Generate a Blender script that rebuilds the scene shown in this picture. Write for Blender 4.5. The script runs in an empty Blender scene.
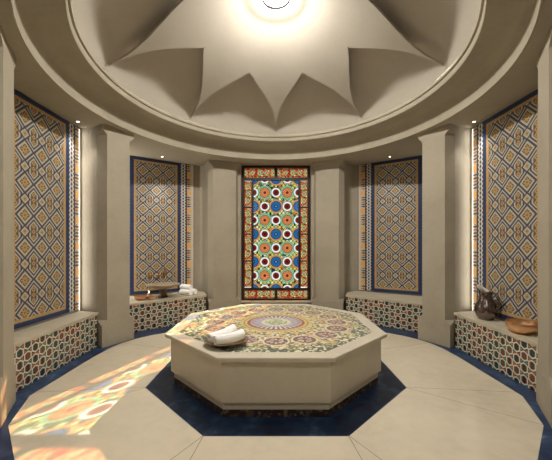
import bpy, bmesh, math, random
from mathutils import Vector, Matrix
random.seed(7)
PI = math.pi
scene = bpy.context.scene
COL = scene.collection
CAMZ, FPX, HOR = 1.376, 298.0, 247.0
DC = 3.44                     # centre of the round room along the view
SOF = 3.06                    # soffit height

# ------------------------------------------------------------------ shader maths
class G:
    def __init__(s, name):
        s.m = bpy.data.materials.new(name); s.m.use_nodes = True
        s.nt = s.m.node_tree; s.nt.nodes.clear()
        s.out = s.nt.nodes.new('ShaderNodeOutputMaterial')
        s.tc = None
    def node(s, t): return s.nt.nodes.new(t)
    def link(s, a, b): s.nt.links.new(a, b)
    def put(s, v, sock):
        if isinstance(v, E): s.link(v.s, sock)
        elif hasattr(v, 'is_linked') or isinstance(v, bpy.types.NodeSocket): s.link(v, sock)
        else: sock.default_value = v
    def coords(s):
        tc = s.node('ShaderNodeTexCoord'); sp = s.node('ShaderNodeSeparateXYZ')
        s.link(tc.outputs['Object'], sp.inputs[0]); s.obj = tc.outputs['Object']
        return [E(s, o) for o in sp.outputs]
    def math(s, op, *a):
        n = s.node('ShaderNodeMath'); n.operation = op
        for i, v in enumerate(a): s.put(v, n.inputs[i])
        return E(s, n.outputs[0])
    def vec(s, x, y, z=0.0):
        n = s.node('ShaderNodeCombineXYZ')
        for i, v in enumerate((x, y, z)): s.put(v, n.inputs[i])
        return n.outputs[0]
    def mix(s, f, a, b):
        n = s.node('ShaderNodeMix'); n.data_type = 'RGBA'
        s.put(f, n.inputs[0]); s.put(col(a), n.inputs[6]); s.put(col(b), n.inputs[7])
        return n.outputs[2]
    def white(s, x, y=0.0):                      # random value of a cell
        n = s.node('ShaderNodeTexWhiteNoise'); n.noise_dimensions = '3D'
        s.link(s.vec(x, y, 0.37), n.inputs['Vector']); return E(s, n.outputs['Value'])
    def noise(s, scale, detail=3, vec=None, dist=0.0):
        n = s.node('ShaderNodeTexNoise'); n.inputs['Scale'].default_value = scale
        n.inputs['Detail'].default_value = detail; n.inputs['Distortion'].default_value = dist
        s.link(vec if vec is not None else s.obj, n.inputs['Vector']); return E(s, n.outputs[0])
    def ramp(s, f, stops, interp='CONSTANT'):
        n = s.node('ShaderNodeValToRGB'); s.put(f, n.inputs[0]); r = n.color_ramp; r.interpolation = interp
        while len(r.elements) < len(stops): r.elements.new(0.5)
        for e, (p, c) in zip(r.elements, stops): e.position = p; e.color = col(c)
        return n.outputs[0]
    def surf(s, color, rough=0.6, metal=0.0, bump=None, bumpd=0.002, spec=0.5):
        b = s.node('ShaderNodeBsdfPrincipled')
        s.put(col(color), b.inputs['Base Color']); s.put(rough, b.inputs['Roughness'])
        s.put(metal, b.inputs['Metallic']); b.inputs['Specular IOR Level'].default_value = spec
        if bump is not None:
            n = s.node('ShaderNodeBump'); n.inputs['Distance'].default_value = bumpd
            n.inputs['Strength'].default_value = 0.6
            s.put(bump, n.inputs['Height']); s.link(n.outputs[0], b.inputs['Normal'])
        s.link(b.outputs[0], s.out.inputs[0]); return s.m
def col(c):
    if isinstance(c, tuple) and len(c) == 3: return (*c, 1.0)
    return c
def rgb(r, g, b):                                # sRGB 0-255 to linear
    f = lambda v: (v/255/12.92) if v/255 <= .04045 else ((v/255+.055)/1.055)**2.4
    return (f(r), f(g), f(b))
class E:
    def __init__(s, g, sock): s.g = g; s.s = sock
    def __add__(s, o): return s.g.math('ADD', s, o)
    __radd__ = __add__
    def __sub__(s, o): return s.g.math('SUBTRACT', s, o)
    def __rsub__(s, o): return s.g.math('SUBTRACT', o, s)
    def __mul__(s, o): return s.g.math('MULTIPLY', s, o)
    __rmul__ = __mul__
    def __truediv__(s, o): return s.g.math('DIVIDE', s, o)
    def __lt__(s, o): return s.g.math('LESS_THAN', s, o)
    def __gt__(s, o): return s.g.math('GREATER_THAN', s, o)
    def abs(s): return s.g.math('ABSOLUTE', s)
    def floor(s): return s.g.math('FLOOR', s)
    def min(s, o): return s.g.math('MINIMUM', s, o)
    def max(s, o): return s.g.math('MAXIMUM', s, o)
    def sqrt(s): return s.g.math('SQRT', s)
    def cos(s): return s.g.math('COSINE', s)
    def cen(s, p):                               # centred repeat with period p
        q = s/p; return (q - (q + .5).floor())*p
    def idx(s, p): return (s/p + .5).floor()

CREAM = rgb(205,194,168); NAVY = rgb(34,48,80); YEL = rgb(182,148,94); DARK = rgb(36,28,32)
BLUE = rgb(48,66,118); TEAL = rgb(58,112,106); RUST = rgb(150,74,46); GREEN = rgb(86,122,84)

def mat_stone(name, base, amt=.06, rough=.6, scale=2.2, spec=.35, bumpd=.0006):
    g = G(name); x, y, z = g.coords()
    n = g.noise(scale, 5) ; n2 = g.noise(scale*9, 4)
    f = n*.7 + n2*.3
    lo = tuple(c*(1-amt*2.2) for c in base); hi = tuple(min(1, c*(1+amt*1.6)) for c in base)
    c = g.ramp(f, [(.3, lo), (.5, base), (.72, hi)], 'LINEAR')
    return g.surf(c, rough, 0, g.noise(60, 3), bumpd, spec)
M = {}
M['plaster'] = mat_stone('plaster_stone', rgb(164,155,137), .05, .7, spec=.15)
M['dome'] = mat_stone('dome_plaster', rgb(178,170,157), .03, .8, spec=.1)
M['table_stone'] = mat_stone('limestone', rgb(198,188,168), .05, .4)
M['floor'] = mat_stone('polished_cream_stone', rgb(208,196,173), .07, .17, 1.3, .5, .0001)
M['bench_stone'] = mat_stone('bench_stone', rgb(190,180,158), .06, .35)
M['joint'] = mat_stone('dark_joint', rgb(112,98,80), .05, .8)
M['band_stone'] = mat_stone('brown_stone', rgb(126,104,84), .1, .5)

def mat_navy():
    g = G('lapis_marble'); x, y, z = g.coords()
    n = g.noise(2.6, 8, dist=1.4); n2 = g.noise(11, 6, dist=.8)
    c = g.ramp(n*.6 + n2*.4, [(.34, rgb(12,20,42)), (.46, rgb(26,48,84)), (.54, rgb(34,58,88)), (.62, rgb(58,82,116)), (.72, rgb(120,142,156))], 'LINEAR')
    return g.surf(c, .36, 0, None, 0, .4)
M['navy'] = mat_navy()

def over(g, base, items):                        # paint masks one after another
    c = base
    for m, k in items: c = g.mix(m, c, k)
    return c
def both(a, b): return a*b
def band(v, lo, hi): return (v > lo)*(v < hi)

def mat_lattice(name):                           # flower and chain lattice of the wall panels (p .24, q .36)
    g = G(name); x, y, z = g.coords()
    ax = x.cen(.24).abs(); ay = z.cen(.361).abs()
    f = ax + ay
    m = ax + (ay - .18).abs()
    cx = (.12 - ax).abs(); cy = (ay - .18).abs()
    gch = cx + (cy - .06).max(0.0)
    e = cx + cy.cen(.06).abs()
    petal = (ax - ay).abs()
    star = ax.min(ay)
    c = over(g, rgb(190,183,162), [
        (band(gch, .062, .086), NAVY), (gch < .040, rgb(92,72,66)), ((e < .030)*(cy < .085), YEL), ((e < .009)*(cy < .085), DARK),
        (m < .080, NAVY), (m < .056, rgb(190,183,162)), (m < .032, YEL), (m < .010, rgb(110,70,50)),
        (f < .132, NAVY), (f < .100, rgb(190,183,162)), (f < .068, DARK),
        ((f < .078)*(petal < .014), YEL), (f < .038, YEL), ((f < .056)*(star < .009), YEL), (f < .013, rgb(120,58,44)),
    ])
    grout = g.noise(40, 2)
    return g.surf(g.mix(grout*.25, c, rgb(120,110,92)), .45, 0, grout, .0004)
M['lattice'] = mat_lattice('flower_lattice_mosaic')
M['yellow'] = mat_stone('ochre_tile', rgb(182,148,100), .12, .45, 30)
M['blue'] = mat_stone('blue_tile', rgb(40,56,90), .12, .4, 30)
M['darkline'] = mat_stone('dark_brown_tile', rgb(70,52,48), .1, .5, 30)
M['purple'] = mat_stone('violet_tile', rgb(104,82,104), .1, .5, 30)
M['cream'] = mat_stone('cream_tile', rgb(206,194,178), .05, .5, 20)
def mat_dots():
    g = G('dotted_mosaic'); x, y, z = g.coords()
    a = x.cen(.05); i = x.idx(.05); zz = z + (i.cen(2.0).abs())*.03
    b = zz.cen(.06)
    c = over(g, rgb(204,198,184), [((a.abs()*1.0 + b.abs()*.7) < .021, rgb(46,66,98)), (x.abs() > .048, rgb(96,92,104))])
    return g.surf(c, .45)
M['dots'] = mat_dots()
def mat_motif():
    g = G('lozenge_mosaic'); x, y, z = g.coords()
    big = z.cen(.36).abs(); k = z.idx(.045); b = z.cen(.045)
    tri = (b.abs()*3.4 + (x - .012).abs()) < .066
    alt = k.cen(3.0)
    c = over(g, rgb(206,190,164), [
        (tri*(alt > .5), rgb(106,74,54)), (tri*(alt < -.5), rgb(74,104,112)), (tri*(alt.abs() < .5), rgb(176,122,74)),
        (big < .055, rgb(206,192,170)), ((big*1.0 + (x.abs())*.5) < .052, rgb(226,168,84)),
        (x.abs() > .040, rgb(120,96,80))])
    return g.surf(c, .5)
M['motif'] = mat_motif()

def mat_bench():
    g = G('interlocking_hexagon_mosaic'); x, y, z = g.coords()
    P, Q = .186, .118
    def cell(ox, oz):
        X = x + ox; Z = z + oz
        a = X.cen(P).abs(); b = Z.cen(Q).abs()
        d = (a/.062).max(b/.074 + a/.150)         # hexagonal distance
        return d, a, b, X.idx(P) + ox*7.1, Z.idx(Q)
    d1, a1, b1, i1, j1 = cell(0.0, 0.0); d2, a2, b2, i2, j2 = cell(P/2, Q/2)
    k = d1 < d2
    sel = lambda p, q: k*p + (1.0 - k)*q
    d = sel(d1, d2); a = sel(a1, a2); b = sel(b1, b2); i = sel(i1, i2); j = sel(j1, j2)
    r = g.white(i, j); r2 = g.white(j + 11.3, i)
    pal = g.ramp(r, [(0, rgb(46,104,98)), (.34, rgb(140,66,42)), (.6, rgb(70,112,80)), (.78, rgb(170,104,56)), (.9, rgb(36,50,80))])
    pal2 = g.ramp(r2, [(0, rgb(34,28,28)), (.5, rgb(110,58,40)), (.72, rgb(30,52,52))])
    pal3 = g.ramp(g.white(i + 3.7, j + a.idx(.03)), [(0, rgb(36,100,92)), (.36, rgb(160,78,44)), (.66, rgb(64,110,78)), (.82, rgb(34,30,34))])
    c = over(g, pal3, [((d > .94)*(a > .03), rgb(206,198,176)), (d < .74, rgb(216,208,186)), (d < .53, rgb(34,28,28)), ((d < .50)*(a > .020), pal), ((a < .016)*(b < .034), pal2)])
    return g.surf(c, .35)
M['bench_mosaic'] = mat_bench()

def mat_tabletop():
    g = G('radial_rosette_mosaic'); x, y, z = g.coords()
    r = (x*x + y*y).sqrt(); th = g.math('ARCTAN2', y, x)
    S = PI/8
    tc = th.cen(S); lx = r*tc.cos() - .70; ly = r*g.math('SINE', tc)
    rr = (lx*lx + ly*ly).sqrt()                       # distance to nearest rosette centre
    tc2 = (th + S/2).cen(S); mx = r*tc2.cos() - .88; my = r*g.math('SINE', tc2); r2 = (mx*mx + my*my).sqrt()
    v = g.node('ShaderNodeTexVoronoi'); v.inputs['Scale'].default_value = 44; g.link(g.obj, v.inputs['Vector'])
    sp = g.node('ShaderNodeSeparateColor'); g.link(v.outputs['Color'], sp.inputs[0])
    w = E(g, sp.outputs[0]); w2 = E(g, sp.outputs[1])
    outer = g.ramp(w, [(0, rgb(30,66,54)), (.3, rgb(214,208,184)), (.52, rgb(58,98,76)), (.7, rgb(196,168,92)), (.76, rgb(30,36,52)), (.9, rgb(214,208,184))])
    inner = g.ramp(w, [(0, rgb(206,178,104)), (.2, rgb(216,208,186)), (.52, rgb(70,108,80)), (.72, rgb(190,150,90)), (.84, rgb(150,78,70))])
    ros = g.ramp(w, [(0, rgb(92,56,96)), (.4, rgb(128,70,88)), (.62, rgb(190,170,160)), (.72, rgb(70,54,108)), (.92, rgb(150,104,72))])
    ray = (th*32.0).cos()
    rose = (g.math('ARCTAN2', ly, lx)*8.0).cos()
    lav = g.ramp(w, [(0, rgb(128,126,160)), (.4, rgb(150,144,170)), (.75, rgb(112,112,158))])
    ctr = g.ramp(w, [(0, rgb(110,160,140)), (.5, rgb(200,214,200)), (.8, rgb(84,130,120))])
    c = over(g, outer, [
        (r < .86, inner),
        ((r2 < .075), g.ramp(w2, [(0, rgb(176,150,84)), (.4, rgb(60,96,78)), (.7, rgb(214,206,176))])),
        (rr < .128, rgb(216,204,160)), (rr < .108, ros), ((rr < .07)*(rose > .2), rgb(214,190,150)), (rr < .028, rgb(110,50,60)),
        (r < .47, g.ramp(w, [(0, rgb(208,176,92)), (.35, rgb(212,206,180)), (.7, rgb(70,112,84))])),
        (r < .40, rgb(208,178,104)), (band(r, .36, .372), rgb(80,110,90)),
        (r < .33, rgb(148,50,46)), (r < .30, lav),
        ((r < .30)*(r > .17)*(ray > .35), rgb(206,196,196)), ((r < .30)*(r > .24)*(ray < -.5), rgb(112,52,70)),
        (r < .17, rgb(210,208,190)), (r < .13, ctr), ((r < .17)*(ray > .6), rgb(208,190,110)), (r < .03, rgb(196,150,70))])
    grout = (E(g, v.outputs['Distance'])).s
    c = g.mix((E(g, grout) > .0145)*.2, c, rgb(190,180,156))
    return g.surf(c, .3)
M['tabletop'] = mat_tabletop()

def glassmat(name, build, gain=1.0):
    g = G(name); x, y, z = g.coords(); c = build(g, x, z)
    gm = g.node('ShaderNodeGamma'); g.put(c, gm.inputs[0]); gm.inputs[1].default_value = .5   # the pane has two faces
    t = g.node('ShaderNodeBsdfTransparent'); g.link(gm.outputs[0], t.inputs[0])
    gl = g.node('ShaderNodeBsdfGlossy'); gl.inputs['Roughness'].default_value = .15
    mx = g.node('ShaderNodeMixShader'); mx.inputs[0].default_value = .03
    g.link(t.outputs[0], mx.inputs[1]); g.link(gl.outputs[0], mx.inputs[2]); g.link(mx.outputs[0], g.out.inputs[0])
    return g.m
def center_glass(g, x, z):
    P, Q = .234, .288
    X = x/P; Z = z/Q
    # big roundels where i+j is even, small white rings where odd; lattice pitch P x Q
    def lat(ox):
        a = ((X + ox)).cen(2.0); b = Z.cen(2.0)
        a2 = (X + ox + 1.0).cen(2.0); b2 = (Z + 1.0).cen(2.0)
        d1 = (a*a*.0548 + b*b*.083).sqrt(); d2 = (a2*a2*.0548 + b2*b2*.083).sqrt()
        return d1, d2, a, b, a2, b2
    # blue roundels: (even,even) ; orange: (odd,odd)
    blue, orange, *_ = lat(0.0)
    wa = X.cen(2.0); wb = (Z + 1.0).cen(2.0); wc = (X + 1.0).cen(2.0); wd = Z.cen(2.0)
    w1 = (wa*wa*.0548 + wb*wb*.083).sqrt(); w2 = (wc*wc*.0548 + wd*wd*.083).sqrt()
    w = w1.min(w2)
    diag = ((x + z*.81).cen(.078)).abs().min(((x - z*.81).cen(.078)).abs())
    sx = x.idx(.039); sz = z.idx(.048); r = g.white(sx, sz)
    spike = (g.math('ARCTAN2', X.cen(1.0), Z.cen(1.0))*16.0).cos()
    filler = g.ramp(r, [(0, rgb(226,206,96)), (.35, rgb(24,70,60)), (.55, rgb(170,215,150)), (.75, rgb(208,120,60)), (.88, rgb(238,240,190))])
    return over(g, filler, [
        (diag < .007, rgb(14,28,30)),
        (blue < .148, rgb(206,150,92)), (blue < .112, rgb(16,44,60)), (blue < .100, rgb(44,110,170)), ((blue < .1)*(blue > .05)*(spike > .7), rgb(20,60,110)), (blue < .036, rgb(20,44,74)), (blue < .014, rgb(150,190,210)),
        (orange < .148, rgb(150,205,160)), (band(orange, .132, .138), rgb(40,80,60)), (orange < .112, rgb(50,44,26)), (orange < .102, rgb(222,140,84)), ((orange < .1)*(orange > .05)*(spike > .75), rgb(140,66,40)), (orange < .030, rgb(110,22,20)),
        (w < .104, rgb(20,26,26)), (w < .097, rgb(246,248,240)), (w < .066, rgb(40,16,16)), (w < .060, rgb(130,28,22)), (w < .028, rgb(72,20,22))])
M['glass_center'] = glassmat('stained_glass_roundels', center_glass)
def border_glass(g, x, z):
    a = x.cen(.147).abs(); b = z.cen(.147).abs(); d = a.max(b); e = a + b
    r = g.white(x.idx(.024), z.idx(.024))
    base = g.ramp(r, [(0, rgb(206,60,30)), (.3, rgb(226,112,52)), (.5, rgb(150,190,110)), (.64, rgb(236,200,110)), (.76, rgb(190,40,30)), (.9, rgb(240,220,180))])
    return over(g, base, [(e < .064, rgb(60,26,20)), (e < .056, rgb(170,205,150)), (e < .028, rgb(214,96,50)),
                          (d > .068, rgb(96,30,20)), ((x.cen(.0245).abs() > .0105), rgb(110,40,24))])
M['glass_border'] = glassmat('stained_glass_border', border_glass)

def simple(name, c, rough=.5, metal=0.0, spec=.5):
    g = G(name); g.coords(); n = g.noise(25, 3)
    cc = g.mix(n*.35, c, tuple(v*.6 for v in c))
    return g.surf(cc, rough, metal, None, 0, spec)
M['frame'] = simple('dark_red_wood', rgb(40,16,14), .4)
M['lead'] = simple('black_iron', rgb(24,20,20), .5)
M['copper'] = simple('hammered_copper', rgb(232,184,142), .34, 1.0)
M['brass'] = simple('aged_brass', rgb(176,126,64), .35, 1.0)
M['bronze'] = simple('dark_bronze', rgb(128,116,112), .22, 1.0)
M['lip'] = simple('pale_tin', rgb(236,228,220), .35, .3)
M['pale_metal'] = simple('pale_brass', rgb(196,178,150), .3, 1.0)
M['silver'] = simple('silver', rgb(206,200,196), .2, 1.0)
M['towel'] = None
def mat_towel():
    g = G('white_terry'); g.coords(); n = g.noise(260, 3)
    return g.surf(rgb(252,249,244), .95, 0, n, .002, .1)
M['towel'] = mat_towel()
M['wax'] = simple('white_wax', rgb(236,226,206), .5)
M['basin'] = mat_stone('basin_stone', rgb(150,132,108), .12, .4, 8)
M['basin_dark'] = mat_stone('brown_marble', rgb(96,72,60), .2, .3, 8)
M['salt'] = mat_stone('rust_bath_salt', rgb(150,72,36), .3, .8, 60)
def emit(name, c, s):
    g = G(name); e = g.node('ShaderNodeEmission'); e.inputs[0].default_value = col(c); e.inputs[1].default_value = s
    g.link(e.outputs[0], g.out.inputs[0]); return g.m
M['lamp'] = emit('lamp_glow', (1, .97, .92), 9)
M['led'] = emit('warm_led', (1, .93, .82), 2.2)
M['spot'] = emit('warm_spot', (1, .9, .75), 10)
M['flame'] = emit('flame', (1, .72, .35), 8)

# ------------------------------------------------------------------ mesh helpers
def mk(name, bm, mats, parent=None, smooth=None, loc=None, kind=None, label=None):
    bmesh.ops.recalc_face_normals(bm, faces=bm.faces)
    me = bpy.data.meshes.new(name); bm.to_mesh(me); bm.free()
    for m in (mats if isinstance(mats, (list, tuple)) else [mats]): me.materials.append(m)
    if smooth:
        for p in me.polygons: p.use_smooth = True
        me.set_sharp_from_angle(angle=math.radians(smooth))
    o = bpy.data.objects.new(name, me); COL.objects.link(o)
    if parent: o.parent = parent
    if loc: o.location = loc
    if kind: o['kind'] = kind
    if label: o['label'] = label
    return o
def struct(name, bm, mats, smooth=None, loc=None): return mk(name, bm, mats, None, smooth, loc, 'structure')
def thing(name, label, cat, loc=(0,0,0), rz=0, group=None):
    o = bpy.data.objects.new(name, None); COL.objects.link(o); o.location = loc; o.rotation_euler = (0,0,rz)
    o.empty_display_size = .1
    return tag(o, label, cat, group)
def tag(o, label, cat, group=None):
    o['label'] = label; o['category'] = cat
    if group: o['group'] = group
    return o
def box(bm, x0, x1, y0, y1, z0, z1, mi=0):
    vs = [bm.verts.new(p) for p in ((x0,y0,z0),(x1,y0,z0),(x1,y1,z0),(x0,y1,z0),(x0,y0,z1),(x1,y0,z1),(x1,y1,z1),(x0,y1,z1))]
    for f in ((0,3,2,1),(4,5,6,7),(0,1,5,4),(1,2,6,5),(2,3,7,6),(3,0,4,7)):
        bm.faces.new([vs[i] for i in f]).material_index = mi
    return bm
def B(*a): return box(bmesh.new(), *a)
def prism(pts, z0, z1, bm=None):
    bm = bm or bmesh.new(); n = len(pts)
    a = [bm.verts.new((x, y, z0)) for x, y in pts]; b = [bm.verts.new((x, y, z1)) for x, y in pts]
    bm.faces.new(a[::-1]); bm.faces.new(b)
    for i in range(n): bm.faces.new((a[i], a[(i+1)%n], b[(i+1)%n], b[i]))
    return bm
def loft(rings, cap=True, bm=None):              # rings: list of lists of 3-D points
    bm = bm or bmesh.new(); R = [[bm.verts.new(p) for p in r] for r in rings]; n = len(R[0])
    for a, b in zip(R, R[1:]):
        for i in range(n): bm.faces.new((a[i], a[(i+1)%n], b[(i+1)%n], b[i]))
    if cap: bm.faces.new(R[0][::-1]); bm.faces.new(R[-1])
    return bm
def lathe(prof, n=40, closed=False, bm=None, cx=0, cy=0):
    bm = bm or bmesh.new(); rings = []
    for r, z in prof:
        if r < 1e-6: rings.append([bm.verts.new((cx, cy, z))])
        else: rings.append([bm.verts.new((cx + r*math.cos(2*PI*i/n), cy + r*math.sin(2*PI*i/n), z)) for i in range(n)])
    seq = list(zip(rings, rings[1:])) + ([(rings[-1], rings[0])] if closed else [])
    for a, b in seq:
        for i in range(n):
            j = (i+1) % n
            if len(a) == 1 and len(b) == 1: continue
            if len(a) == 1: bm.faces.new((a[0], b[j], b[i]))
            elif len(b) == 1: bm.faces.new((a[i], a[j], b[0]))
            else: bm.faces.new((a[i], a[j], b[j], b[i]))
    return bm
def tube(path, rads, n=12, bm=None):
    bm = bm or bmesh.new(); pts = [Vector(p) for p in path]; rings = []
    up = Vector((0.13, .21, 1)).normalized()
    for i, p in enumerate(pts):
        t = (pts[min(i+1, len(pts)-1)] - pts[max(i-1, 0)]).normalized()
        s = t.cross(up).normalized(); u = s.cross(t)
        r = rads[i] if isinstance(rads, (list, tuple)) else rads
        rings.append([p + (s*math.cos(2*PI*k/n) + u*math.sin(2*PI*k/n))*r for k in range(n)])
    return loft(rings, True, bm)
def octa(a): # regular octagon with apothem a, flat side towards the camera
    R = a/math.cos(PI/8); return [(R*math.cos(PI/8 + k*PI/4), R*math.sin(PI/8 + k*PI/4)) for k in range(8)]
def bevel(bm, w, seg=2, ang=30):
    es = [e for e in bm.edges if len(e.link_faces) == 2 and e.calc_face_angle(0) > math.radians(ang)]
    bmesh.ops.bevel(bm, geom=es, offset=w, segments=seg, affect='EDGES', profile=.5); return bm

# ------------------------------------------------------------------ the room
SIDES = ((1, 'right'), (-1, 'left'))
def mir(pts, s): return [(s*x, y) for x, y in pts]
# floor: navy ground with a cream field and an octagonal hole
struct('floor', B(-4.2, 4.2, -2.4, 7.2, -.1, 0), M['navy'])
half = [(0, 5.78), (.8, 5.66), (1.05, 5.48), (1.25, 5.24), (1.52, 5.0), (1.76, 4.79), (1.98, 4.60), (2.12, 4.43), (2.21, 4.25), (2.26, 4.0), (2.28, 3.7), (2.27, 2.745), (2.06, 2.293), (1.69, 1.925), (1.25, 1.5), (1.25, -1.95)]
outer = half + [(-x, y) for x, y in half[::-1] if x > 0]
bm = bmesh.new()
hole = [(x, y + DC) for x, y in octa(1.278)]
es = []
for loop in (outer, hole):
    vs = [bm.verts.new((x, y, .003)) for x, y in loop]
    es += [bm.edges.new((vs[i], vs[(i+1) % len(vs)])) for i in range(len(vs))]
bmesh.ops.triangle_fill(bm, use_beauty=True, edges=es, use_dissolve=False)
for f in bm.faces:
    if f.normal.z < 0: f.normal_flip()
r = bmesh.ops.extrude_face_region(bm, geom=bm.faces[:])
for v in [e for e in r['geom'] if isinstance(e, bmesh.types.BMVert)]: v.co.z = .0005
struct('floor', bm, M['floor'])
bm = bmesh.new()
for s in (1, -1):
    for (x0, y0), (x1, y1) in (((.526, 2.175), (.678, 1.925)), ((.526, 2.175), (.555, 1.925)), ((.678, 1.925), (1.2, 1.06)), ((.555, 1.925), (.70, .7)),
                               ((1.27, 2.91), (2.06, 2.30)), ((1.27, 2.92), (2.26, 2.82)), ((1.27, 3.96), (2.2, 4.27)), ((.526, 4.70), (.82, 5.6))):
        a = Vector((s*x0, y0)); b = Vector((s*x1, y1)); n = (b-a).normalized().orthogonal()*.0022
        vs = [bm.verts.new((p.x, p.y, .0034)) for p in (a+n, b+n, b-n, a-n)]; bm.faces.new(vs)
o = struct('floor', bm, M['joint'])

# walls with curved jambs: inner outline thickened outwards
def curve_pts(a, c, b, n=6):
    return [((1-t)**2*a[0] + 2*t*(1-t)*c[0] + t*t*b[0], (1-t)**2*a[1] + 2*t*(1-t)*c[1] + t*t*b[1]) for t in [i/n for i in range(n+1)]]
side_pts = [(2.20, 1.6), (2.20, 2.05), (2.42, 2.20)] + [(2.46, 2.55)] + curve_pts((2.50, 2.66), (2.76, 2.72), (2.79, 2.86)) + [(2.79, 4.20)] + curve_pts((2.775, 4.232), (2.66, 4.26), (2.50, 4.14)) + [(2.46, 4.40)]
diag_pts = [(2.50, 4.55), (2.56, 4.72)] + curve_pts((2.66, 4.86), (2.90, 5.02), (2.965, 5.29)) + [(1.60, 6.192)] + curve_pts((1.57, 6.19), (1.42, 6.13), (1.345, 5.86)) + [(1.0, 6.12), (.86, 6.2)]
def shell(pts, s, thick=.3):
    bm = bmesh.new(); n = len(pts); inn = []; out = []
    for x, y in pts:
        d = Vector((x, (y-DC)*.9)).normalized()
        inn.append((s*x, y)); out.append((s*(x + d.x*thick*1.6), y + d.y*thick*1.6))
    rings = [[(*inn[i], 0), (*out[i], 0), (*out[i], 3.2), (*inn[i], 3.2)] for i in range(n)]
    return loft(rings, True, bm)
for s, nm in SIDES:
    struct('wall_' + nm, shell(side_pts, s), M['plaster'], 50)
    struct('wall_back_' + nm, shell(diag_pts, s), M['plaster'], 50)
# window wall
struct('wall_back', B(-.95, .95, 6.14, 6.3, 0, .245), M['plaster'])
struct('trim_1', B(-.712, .712, 6.05, 6.3, .245, .275), M['bench_stone'])
for s in (1, -1):
    a, b = sorted((s*.713, s*.95)); struct('wall_back', B(a, b, 6.06, 6.3, 0, 3.2), M['plaster'])
# room behind the camera
for s, nm in SIDES:
    a, b = sorted((s*2.2, s*2.5)); struct('wall_entry_' + nm, B(a, b, -2.2, 1.62, 0, 3.2), M['plaster'])
struct('wall_front', B(-2.5, 2.5, -2.4, -2.2, 0, 3.2), M['plaster'])

# ceiling soffit with the round opening
bm = bmesh.new(); N = 96
inner = [bm.verts.new((2.308*math.cos(2*PI*i/N), DC + 2.308*math.sin(2*PI*i/N), SOF)) for i in range(N)]
def sq(i):
    c, s_ = math.cos(2*PI*i/N), math.sin(2*PI*i/N); k = 1/max(abs(c), abs(s_)); return (4.2*c*k, max(-2.4, DC + 5.9*s_*k) if s_ < 0 else DC + 2.93*s_*k)
out = [bm.verts.new((*sq(i), SOF)) for i in range(N)]
for i in range(N): j = (i+1) % N; bm.faces.new((inner[i], inner[j], out[j], out[i]))
r = bmesh.ops.extrude_face_region(bm, geom=bm.faces[:])
for v in [e for e in r['geom'] if isinstance(e, bmesh.types.BMVert)]: v.co.z = 3.2
struct('ceiling', bm, M['plaster'])
# cornice ring
prof = [(2.29, SOF-.001), (2.288, SOF+.10), (2.275, SOF+.16), (2.245, SOF+.205), (2.20, SOF+.232), (2.14, SOF+.24), (1.985, SOF+.24), (1.98, SOF+.246), (1.975, SOF+.30), (1.955, SOF+.306), (1.95, SOF+.325), (2.05, SOF+.45), (2.5, SOF+.45), (2.5, SOF+.16), (2.306, SOF+.16), (2.306, SOF-.001)]
struct('trim_2', lathe(prof, 128, True), M['plaster'], 40, (0, DC, 0))
# dome: recessed lunettes behind, eight pointed star vault in front
def P(r): return CAMZ + 3.0 - .447*r**1.08
prof = []
for i in range(25):
    r = .85 + (1.99-.85)*i/24
    t = (r-.85)/(1.14); lift = .16*(1 - max(0, (t-.8)/.2)**2)
    prof.append((r, P(r) + lift - .0))
prof_o = [(r+.03, z+.06) for r, z in prof[::-1]]
struct('ceiling', lathe(prof + prof_o, 128, True), M['dome'], 60, (0, DC, 0))
bm = bmesh.new(); RR = [0.001] + [.1*i for i in range(1, 10)] + [.95, .99] + [1.0 + .935*(i/26)**1.5 for i in range(1, 27)]
def wid(r): return 0 if r <= 1.0 else math.radians(22.4)*(1 - (1 - (r-1.0)/.935)**2.7)
NT = 12
top = {}
for ri, r in enumerate(RR):
    for k in range(8):
        for t in range(-NT, NT+1):
            h = math.radians(22.5) - wid(r); a = k*PI/4 + PI/2 + h*t/NT
            for lay, dz in ((0, 0), (1, .03)):
                top[ri, k, t, lay] = bm.verts.new((r*math.cos(a), r*math.sin(a), P(r)+dz))
for ri in range(len(RR)-1):
    for k in range(8):
        for t in range(-NT, NT):
            for lay in (0, 1): bm.faces.new((top[ri,k,t,lay], top[ri,k,t+1,lay], top[ri+1,k,t+1,lay], top[ri+1,k,t,lay]))
        for t in (-NT, NT):
            if RR[ri] >= 1.0-.011: bm.faces.new((top[ri,k,t,0], top[ri+1,k,t,0], top[ri+1,k,t,1], top[ri,k,t,1]))
bmesh.ops.remove_doubles(bm, verts=bm.verts, dist=.0006)
struct('ceiling', bm, M['dome'], 50, (0, DC, 0))

# piers
def pier(idx, A, Bp, nrm, depth=.46, ct=.07, cr=.12):
    A = Vector(A); Bp = Vector(Bp); n = Vector(nrm).normalized(); t = (Bp-A).normalized()
    def foot(c, z, g=0.0):
        A1, B1 = A + t*g + n*g, Bp - t*g + n*g
        return [(*(A1 + t*ct*c), z), (*(B1 - t*ct*c), z), (*(B1 + n*cr*c), z), (*(B1 + n*depth), z), (*(A1 + n*depth), z), (*(A1 + n*cr*c), z)]
    e = .002
    r = bpy.data.objects.new('trim_%d' % idx, None); COL.objects.link(r); r['kind'] = 'structure'
    mk('plinth', loft([foot(e, 0), foot(e, .286), foot(e, .288, .004)]), M['plaster'], r)
    mk('shaft', loft([foot(e, .288, .004), foot(e, .291), foot(1, .365), foot(1, 2.93), foot(e, 3.0), foot(e, SOF)]), M['plaster'], r)
idx = 3
for s in (1, -1):
    pier(idx, (s*.72, 5.97), (s*1.29, 5.72), (s*.40, .916), .40, .085, .12); idx += 1
    pier(idx, (s*2.37, 4.06), (s*2.13, 4.47), (s*.863, .505)); idx += 1
    pier(idx, (s*2.33, 2.67), (s*2.09, 2.26), (s*.863, -.505)); idx += 1

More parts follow.
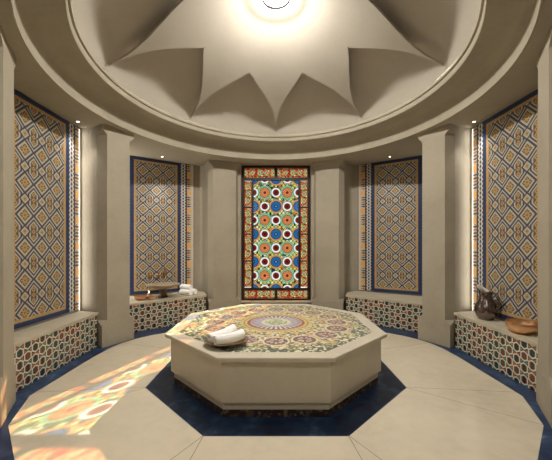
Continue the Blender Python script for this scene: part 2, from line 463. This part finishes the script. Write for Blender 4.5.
# window
W = bpy.data.objects.new('window_1', None); COL.objects.link(W); W['kind'] = 'structure'; W.location = (0, 6.2, 0)
def zpx(y, D=6.2): return CAMZ + (HOR-y)*D/FPX
def xpx(x, D=6.2): return (x-276)*D/FPX
fx = .705; zt, zb = SOF-.003, .276
bm = bmesh.new()
box(bm, -fx, -.655, -.05, .05, zb, zt); box(bm, .655, fx, -.05, .05, zb, zt)
box(bm, -.655, .655, -.05, .05, zt-.045, zt); box(bm, -.655, .655, -.05, .05, zb, zb+.035)
mk('frame', bm, M['frame'], W)
zc1, zc0 = zpx(180.6), zpx(287.6)          # centre pane
bm = bmesh.new()
box(bm, -.655, .655, -.035, .035, zc1, zc1+.055); box(bm, -.655, .655, -.035, .035, zc0-.05, zc0)
box(bm, -.51, -.465, -.035, .035, zc0, zc1); box(bm, .465, .51, -.035, .035, zc0, zc1)
box(bm, -.03, .03, -.034, .034, zc1+.055, zt-.045); box(bm, -.03, .03, -.034, .034, zb+.035, zc0-.05)
H4 = (zc1-zc0)/4
for s in (1, -1):
    for k in (1, 2, 3):
        a, b = sorted((s*.51, s*.655)); z = zc0 + H4*k; box(bm, a, b, -.03, .03, z-.013, z+.013)
mk('glazing_bar', bm, M['lead'], W)
def pane(x0, x1, z0, z1, mat, nm='pane'):
    cx, cz = (x0+x1)/2, (z0+z1)/2
    o = mk(nm, B(x0-cx, x1-cx, -.004, .004, z0-cz, z1-cz), mat, W); o.location = (cx, 0, cz); return o
p = pane(-.465, .465, zc0, zc1, M['glass_center'], 'centre_pane')
for s in (1, -1):
    a, b = sorted((s*.51, s*.655))
    for k in range(4): pane(a, b, zc0 + H4*k + .013, zc0 + H4*(k+1) - .013, M['glass_border'], 'border_pane')
    a, b = sorted((s*.03, s*.655))
    pane(a, b, zc1+.055, zt-.045, M['glass_border'], 'border_pane'); pane(a, b, zb+.035, zc0-.05, M['glass_border'], 'border_pane')

# ------------------------------------------------------------------ mosaic wall panels
def panel(p_in, p_out, strips, label, flip):
    """p_in: end of the tile field nearest the window, p_out: the other end; strips flank the field."""
    p_in, p_out = Vector(p_in), Vector(p_out); d = p_out - p_in; L = d.length
    rz = math.atan2(d.y, d.x); c = (p_in+p_out)/2
    r = thing('mosaic_panel', label, 'mosaic panel', (c.x, c.y, .50), rz, 'mosaic panels in the niches')
    inward = Matrix.Rotation(-rz, 2) @ (Vector((0, DC)) - c); sg = 1 if inward.y > 0 else -1
    def pl(nm, x0, x1, z0, z1, mat, th=.010, cx=None, cz=0.0):
        cx = (x0+x1)/2 if cx is None else cx
        a, b = sorted((0.001*sg, th*sg))
        o = mk(nm, B(x0-cx, x1-cx, a, b, z0-cz, z1-cz), mat, r); o.location = (cx, 0, cz); return o
    Z0, Z1 = .0, 2.553; w = L/2; yb = .036; bt = .055
    pl('tile_field', -w+yb, w-yb, Z0+bt+yb, Z1-bt-yb, M['lattice'], .012, 0, 1.23)
    bm = bmesh.new(); a, b = sorted((.001*sg, .0125*sg))
    for q in ((-w, -w+yb, Z0+bt, Z1-bt), (w-yb, w, Z0+bt, Z1-bt), (-w+yb, w-yb, Z0+bt, Z0+bt+yb), (-w+yb, w-yb, Z1-bt-yb, Z1-bt)): box(bm, q[0], q[1], a, b, q[2], q[3])
    mk('ochre_border', bm, M['yellow'], r)
    bm = bmesh.new(); bb = .062
    for q in ((-w-bb, -w, Z0, Z1), (w, w+bb, Z0, Z1), (-w, w, Z0, Z0+bt), (-w, w, Z1-bt, Z1)): box(bm, q[0], q[1], a, b, q[2], q[3])
    mk('blue_border', bm, M['blue'], r)
    for side in (1, -1):
        q = w + bb
        for nm, ww, mt in strips:
            x0, x1 = sorted((side*q, side*(q+ww))); pl(nm, x0, x1, Z0, Z1, M[mt], .010, None, 1.25); q += ww
    return r
S1 = (('dotted_strip', .105, 'dots'), ('dark_strip', .022, 'darkline'), ('lozenge_strip', .085, 'motif'))
S2 = S1 + (('cream_strip', .05, 'cream'), ('violet_strip', .012, 'purple'))
for s, nm in SIDES:
    panel((s*2.788, 3.935), (s*2.788, 3.135), S1, ('flower lattice mosaic panel in the nearer %s niche, ' % nm) + ('behind the dark pitcher' if s > 0 else 'above a bare bench'), s)
    a = Vector((2.63, 5.51)); b = Vector((1.69, 6.13)); d = (b-a).normalized(); off = Vector((-d.y, d.x)); off = off if off.y < 0 else -off
    p1 = a - d*.0 + off*.004; p0 = a + d*.79 + off*.004
    panel((s*p0.x, p0.y), (s*p1.x, p1.y), S2, 'flower lattice mosaic panel just %s of the window, ' % nm + ('above the empty bench' if s > 0 else 'behind the pedestal basin'), s)

# ------------------------------------------------------------------ benches
def bench(F0, F1, back, s, label, rise=0.0):
    F0, F1 = Vector((s*F0[0], F0[1])), Vector((s*F1[0], F1[1])); d = F1-F0; L = d.length; rz = math.atan2(d.y, d.x)
    r = thing('bench', label, 'bench', (F0.x, F0.y, 0), rz, 'mosaic fronted benches')
    R = Matrix.Rotation(-rz, 2); bk = [R @ (Vector((s*x, y)) - F0) for x, y in back]
    sg = 1 if bk[0].y > 0 else -1
    foot = [(0, .012*sg), (L, .012*sg)] + [(p.x, p.y) for p in bk]
    mk('body', prism(foot, .001, .44), M['band_stone'], r)
    a, b = sorted((0, .0118*sg)); cx = L/2
    o = mk('mosaic_front', B(.004-cx, L-.004-cx, a, b, .002, .44), M['bench_mosaic'], r); o.location = (cx, 0, 0)
    c = sum((Vector(p) for p in foot), Vector((0, 0)))/len(foot)
    top = [(-.006, -.014*sg), (L+.006, -.014*sg)] + [(p.x, p.y) for p in bk]
    mk('top_slab', bevel(prism(top, .441, .475), .005), M['bench_stone'], r)
    return r
for s, nm in SIDES:
    bench((2.46, 2.74), (2.46, 4.10), [(2.765, 4.20), (2.775, 2.90)], s, 'long hexagon mosaic bench in the nearer %s niche, ' % nm + ('carrying pitcher and bowl' if s > 0 else 'with nothing on top'))
    bench((2.345, 4.745), (1.315, 5.605), [(1.44, 5.98), (1.66, 6.12), (2.70, 5.43), (2.60, 4.93)], s, 'stone bench with hexagon mosaic front just %s of the window, ' % nm + ('with nothing on top' if s > 0 else 'carrying basin, bowls and towels'))

# ------------------------------------------------------------------ octagonal table
T = thing('octagonal_platform', 'octagonal limestone massage platform with radial mosaic top in the middle of the floor', 'platform', (0, DC, 0))
mk('base', prism(octa(1.03), .062, .130), M['table_stone'], T)
def bandmat():
    g = G('small_brown_mosaic'); x, y, z = g.coords(); v = g.node('ShaderNodeTexVoronoi'); v.inputs['Scale'].default_value = 38; g.link(g.obj, v.inputs['Vector'])
    sp = g.node('ShaderNodeSeparateColor'); g.link(v.outputs['Color'], sp.inputs[0])
    return g.surf(g.ramp(E(g, sp.outputs[0]), [(0, rgb(50,34,30)), (.4, rgb(88,68,54)), (.62, rgb(34,40,48)), (.85, rgb(120,100,78))]), .4)
mk('mosaic_band', prism(octa(1.032), .001, .062), bandmat(), T)
mk('body', bevel(prism(octa(1.058), .130, .478), .004), M['table_stone'], T)
# top slab ring and inlay
o8 = octa(1.112); i8 = octa(.985)
bm = bmesh.new()
O0 = [bm.verts.new((x, y, .478)) for x, y in o8]; O1 = [bm.verts.new((x, y, .504)) for x, y in o8]; O2 = [bm.verts.new((x*.996, y*.996, .51)) for x, y in o8]
I1 = [bm.verts.new((x, y, .51)) for x, y in i8]; I0 = [bm.verts.new((x, y, .478)) for x, y in i8]
for i in range(8):
    j = (i+1) % 8
    for a, b in ((O0, O1), (O1, O2), (O2, I1), (I1, I0), (I0, O0)): bm.faces.new((a[i], a[j], b[j], b[i]))
mk('top_slab', bm, M['table_stone'], T)
mk('mosaic_inlay', prism(octa(.984), .479, .5095), M['tabletop'], T)

# ------------------------------------------------------------------ towels
def roll(name, L, R, bend, parent=None, sq=.93, seed=0):
    rnd = random.Random(seed); bm = bmesh.new(); n = 28; rings = []
    m = 22
    xs = [(-L/2 + L*i/m) for i in range(m+1)]
    def sect(x, k, inset=0.0):
        pts = []; cy = bend*(1-(2*x/L)**2)
        for q in range(n):
            th = 2*PI*q/n; rad = (R*k)*(1 - .10*(q/n))*(1 + .02*math.sin(3*th + x*30 + seed) + .015*math.sin(x*70+seed))
            pts.append((x, cy + rad*math.cos(th), rad*math.sin(th)*sq + R*sq*.97))
        return pts
    e = L/2
    prog = [(-e+.012, .12), (-e+.004, .30), (-e+.012, .34), (-e+.003, .52), (-e+.011, .56), (-e+.002, .78), (-e, .9), (-e+.006, .98)]
    for x, k in prog: rings.append(sect(x, k))
    for x in xs[1:-1]: rings.append(sect(x, 1 + .03*math.sin(9*x/L+seed)))
    for x, k in prog[::-1]: rings.append(sect(-x, k))
    loft(rings, True, bm)
    return mk(name, bm, M['towel'], parent, 60)
plate_c = (-.445, 2.655)
def plate():
    prof = [(0, .0), (.07, .0), (.072, .010), (.12, .018), (.165, .033), (.185, .046), (.187, .049), (.182, .050), (.16, .038), (.115, .024), (.07, .017), (0, .016)]
    t = mk('plate', lathe(prof, 56), M['pale_metal'], None, 50); t.location = (*plate_c, .510)
    tag(t, 'shallow round brass dish under two rolled towels on the mosaic platform', 'plate')
plate()
t = roll('rolled_towel', .275, .049, -.036, seed=1); t.location = (plate_c[0]+.035, plate_c[1]-.030, .540); t.rotation_euler = (0, math.radians(-3), math.radians(36))
tag(t, 'white rolled towel on the brass dish, the front one nearer the camera', 'towel', 'rolled towels on the brass dish')
t = roll('rolled_towel', .265, .049, -.036, seed=4); t.location = (plate_c[0]-.040, plate_c[1]+.055, .550); t.rotation_euler = (0, math.radians(-9), math.radians(42))
tag(t, 'white rolled towel on the brass dish, the one lying behind, towards the window', 'towel', 'rolled towels on the brass dish')
BZ = .4755
dirb = math.atan2(-.85, 1.02)
for k, (dx, dy, dz, L, lab) in enumerate(((-.01, -.075, 0, .27, 'lower front roll of the white towel heap on the bench beside the basin'), (.03, .075, 0, .26, 'lower rear roll of the white towel heap, against the mosaic wall panel'), (-.03, .0, .088, .22, 'top roll lying on the white towel heap beside the basin'))):
    t = roll('rolled_towel', L, .058, .012, seed=7+k, sq=.9); t.location = (-1.68+dx, 5.66+dy, BZ+dz); t.rotation_euler = (0, 0, math.radians(-30 + 5*k))
    tag(t, lab, 'towel', 'towel heap on the left rear bench')

# ------------------------------------------------------------------ basin, tap, bowls, candle
ba = thing('pedestal_basin', 'wide shallow stone basin on a flared foot on the bench left of the window', 'basin', (-2.03, 5.36, BZ))
mk('pedestal', lathe([(0, 0), (.085, 0), (.088, .012), (.07, .03), (.058, .07), (.06, .12), (.085, .150), (0, .150)], 36), M['basin_dark'], ba, 40)
mk('bowl', lathe([(0, .150), (.09, .151), (.17, .170), (.25, .200), (.29, .222), (.292, .236), (.28, .238), (.24, .222), (.15, .196), (0, .185)], 56), M['basin'], ba, 45)
# brass tap set on the wall above the basin
wa = Vector((-2.63, 5.51)); wb = Vector((-1.69, 6.13)); wd = (wb-wa).normalized(); wn = Vector((wd.y, -wd.x))
def onwall(px):                                   # point on the left rear wall seen at pixel column px
    u = (px-276)/FPX; t_ = (u*wa.y - wa.x)/(wd.x - u*wd.y); return wa + wd*t_
cpt = onwall(157.5); hz = CAMZ - (274.5-HOR)*cpt.y/FPX
tp = thing('basin_tap', 'brass wall tap with two handles and raised spout above the stone basin', 'tap', (cpt.x, cpt.y, hz), math.atan2(wd.y, wd.x))
for x in (-.135, 0.0):
    bm = tube([(x, -.014, 0), (x, -.055, 0), (x, -.085, 0)], [.024, .018, .014]); tube([(x-.035, -.092, 0), (x, -.092, .004), (x+.035, -.092, 0)], .010, bm=bm); tube([(x, -.092, -.032), (x, -.092, .036)], .010, bm=bm)
    mk('handle', bm, M['brass'], tp, 40)
mk('spout', tube([(.125, -.014, 0), (.125, -.055, .0), (.125, -.07, .05), (.125, -.085, .10), (.125, -.12, .125), (.125, -.155, .11), (.125, -.165, .07)], [.026, .02, .017, .017, .016, .015, .015]), M['brass'], tp, 40)
def bowl(nm, R, h, loc, label, mat=M['copper'], fill=None, group=None, base=.5):
    r = thing(nm, label, 'bowl', loc, 0, group)
    prof = [(0, 0), (R*base, 0), (R*base*1.04, h*.04), (R*.80, h*.22), (R*.95, h*.5), (R, h*.8), (R*1.0, h), (R*.965, h*1.01), (R*.95, h*.8), (R*.88, h*.5), (R*.72, h*.28), (R*.4, h*.12), (0, h*.1)]
    mk('body', lathe(prof, 48), mat, r, 50)
    if fill: mk('bath_salt', lathe([(0, h*.2), (R*.65, h*.3), (R*.9, h*.72), (R*.6, h*.86), (R*.25, h*.98), (0, h*1.02)], 32), fill, r, 60)
    return r
bowl('copper_bowl', .115, .062, (-2.30, 5.09, BZ), 'larger of two small copper bowls at the left end of the rear bench', fill=M['salt'], group='small copper bowls on the bench')
bowl('copper_bowl', .072, .052, (-2.125, 5.10, BZ), 'smaller of two copper bowls, the one nearer the basin', fill=M['salt'], group='small copper bowls on the bench')
bowl('copper_bowl', .145, .115, (2.585, 3.13, BZ), 'wide polished copper bowl on the right bench in front of the pitcher', base=.62)
cd = thing('candle', 'small lit white candle behind the copper bowls on the bench', 'candle', (-2.25, 5.27, BZ))
mk('wax', lathe([(0, 0), (.022, 0), (.022, .085), (.018, .088), (0, .084)], 20), M['wax'], cd, 40)
mk('flame', lathe([(0, .086), (.006, .095), (.008, .106), (.004, .122), (0, .134)], 12), M['flame'], cd, 60)

# pitcher
pt = thing('pitcher', 'tall dark bronze pitcher with pale open lip on the right bench', 'pitcher', (2.62, 3.72, BZ), math.radians(118))
prof = [(0, 0), (.078, 0), (.082, .01), (.10, .035), (.116, .075), (.121, .115), (.115, .16), (.097, .205), (.078, .25), (.070, .29), (.072, .325), (.082, .350), (.078, .351), (.067, .325), (.064, .29), (.072, .25), (.090, .205), (.107, .16), (.112, .115), (.106, .075), (.09, .035), (0, .02)]
bm = lathe(prof, 48)
for v in bm.verts:                                # pull the mouth out into a raised spout
    if v.co.z > .29:
        k = (v.co.z-.29)/.066; a = max(0, math.cos(math.atan2(v.co.y, v.co.x)))**1.3
        v.co.x += .030*k*a; v.co.z += .075*k*a
mk('body', bm, M['bronze'], pt, 60)
mk('handle', tube([(-.068, 0, .325), (-.095, 0, .340), (-.125, 0, .33), (-.145, 0, .27), (-.14, 0, .20), (-.112, 0, .145)], [.010, .011, .011, .010, .010, .011]), M['bronze'], pt, 50)
bm = bmesh.new(); rings = []
for r, z in ((.0745, .352), (.0685, .336), (.0625, .318)):
    ring = []
    for i in range(17):
        a = -PI*.5 + PI*i/16; k = max(0, (z-.29)/.066); c = max(0, math.cos(a))**1.3
        ring.append(bm.verts.new(((r*.985)*math.cos(a) + .030*k*c - .002, r*.985*math.sin(a), z + .075*k*c + .001)))
    rings.append(ring)
for a, b in zip(rings, rings[1:]):
    for i in range(16): bm.faces.new((a[i], a[i+1], b[i+1], b[i]))
o = mk('inner_lip', bm, M['lip'], pt, 60, label='pale silver inside of the lip')
md = o.modifiers.new('thickness', 'SOLIDIFY'); md.thickness = .003

# ------------------------------------------------------------------ lamps
L = thing('ceiling_lamp', 'round glowing ceiling lamp with black ring at the crown of the dome', 'lamp', (0, DC, 0))
zl = CAMZ + 2.885
mk('ring', lathe([(.150, zl-.012), (.172, zl-.012), (.172, zl+.03), (.150, zl+.03)], 64, True), M['lead'], L, 40)
mk('diffuser', lathe([(0, zl+.012), (.149, zl+.004), (.149, zl+.028), (0, zl+.034)], 64), M['lamp'], L, 40)
mk('stem', tube([(.10, 0, zl+.033), (.10, 0, P(0.0)+.02)], .006), M['lead'], L)
mk('stem', tube([(-.10, 0, zl+.033), (-.10, 0, P(0.0)+.02)], .006), M['lead'], L)
def light(name, kind, loc, energy, colr, **k):
    d = bpy.data.lights.new(name, kind); d.energy = energy; d.color = colr
    o = bpy.data.objects.new(name, d); COL.objects.link(o); o.location = loc
    for a, b in k.items():
        if a == 'rot': o.rotation_euler = b
        else: setattr(d, a, b)
    return o
WARM = (1, .96, .9)
light('dome_glow', 'POINT', (0, DC, zl+.06), 480, (1, .96, .91), shadow_soft_size=.02)
light('lamp_glow', 'POINT', (0, DC, zl-.10), 16, (1, .96, .91), shadow_soft_size=.10)
light('lamp_beam', 'AREA', (0, DC, zl-.03), 118, (1, .97, .91), shape='DISK', size=.28)
# downlights in the soffit, washing the niches
def downlight(x, y, label, en, ang=75):
    t = thing('downlight', label, 'lamp', (x, y, SOF), 0, 'recessed downlights in the soffit')
    mk('bezel', lathe([(.018, -.004), (.028, -.004), (.028, -.0005), (.018, -.0005)], 24, True), M['bench_stone'], t)
    mk('lens', lathe([(0, -.003), (.017, -.003), (.017, -.0005), (0, -.0005)], 20), M['spot'], t)
    light('downlight_beam', 'SPOT', (x, y, SOF-.03), en, WARM, spot_size=math.radians(ang), spot_blend=.8, shadow_soft_size=.03)
for s, nm in SIDES:
    downlight(s*2.12, 5.55, 'tiny downlight in the soffit over the bench %s of the window' % nm, 14 if s > 0 else 50, 60)
    downlight(s*2.66, 4.00, 'tiny downlight in the soffit over the nearer %s niche' % nm, 16, 80)
# vertical led strips at the niche corners
def led(x, y, rz, label, en, group='led strips in the niche corners'):
    t = thing('led_strip', label, 'light strip', (x, y, 0), rz, group)
    mk('channel', B(-.009, .009, -.006, .0, .48, SOF-.02), M['bench_stone'], t); mk('diffuser', B(-.004, .004, .0002, .004, .482, SOF-.025), M['led'], t)
for s, nm in SIDES:
    led(s*2.768, 4.196, s*math.radians(35)+PI, 'thin glowing vertical light strip at the far corner of the nearer %s niche' % nm, 1)
    o = light('led_glow', 'AREA', (s*2.755, 4.17, 1.77), 2.4, WARM, shape='RECTANGLE', size=.02, size_y=2.5)
    o.rotation_euler = (PI/2, 0, 0)
    d = Vector((-s*.55, .35, 0)); o.rotation_euler = d.to_track_quat('-Z', 'Y').to_euler()
    led(s*2.93, 5.262, -s*math.radians(55), 'glowing vertical light strip half hidden behind the pier in the %s rear niche' % nm, 1)
    o = light('led_glow', 'AREA', (s*2.90, 5.25, 1.77), 2 if s > 0 else 14, WARM, shape='RECTANGLE', size=.02, size_y=2.5)
    d = Vector((-s*.8, .25, 0)); o.rotation_euler = d.to_track_quat('-Z', 'Y').to_euler()
# added fill lights, unseen behind the camera, to lift the ambient light
for x in (-1.0, 1.0):
    t = thing('fill_light', 'added round fill light behind the camera, %s of the way in' % ('left' if x < 0 else 'right'), 'lamp', (x, .2, SOF), 0, 'added fill lights behind the camera')
    mk('diffuser', lathe([(0, -.03), (.12, -.026), (.14, -.001), (0, -.001)], 32), M['spot'], t, 40)
    light('entry_fill', 'AREA', (x, .2, SOF-.04), 14, WARM, shape='DISK', size=.28)

# sun through the stained glass, sky outside
sun = light('sun', 'SUN', (3, 12, 9), 17, (1, .97, .93), angle=math.radians(.35))
sun.rotation_euler = Vector((-1.70, -4.2, -2.86)).to_track_quat('-Z', 'Y').to_euler()
w = bpy.data.worlds.new('sky'); scene.world = w; w.use_nodes = True
bg = w.node_tree.nodes['Background']; bg.inputs[0].default_value = (.93, .97, 1, 1); bg.inputs[1].default_value = 1.0

# ------------------------------------------------------------------ camera
cam = bpy.data.cameras.new('camera'); co = bpy.data.objects.new('camera', cam); COL.objects.link(co)
co.location = (0, 0, CAMZ); co.rotation_euler = (PI/2, 0, 0)
cam.sensor_width = 36; cam.lens = 36*FPX/552; cam.shift_y = (HOR-230)/552; cam.clip_start = .05
scene.camera = co
vs_ = scene.view_settings; vs_.view_transform = 'Standard'; vs_.look = 'None'; vs_.gamma = 1; vs_.exposure = 0.0
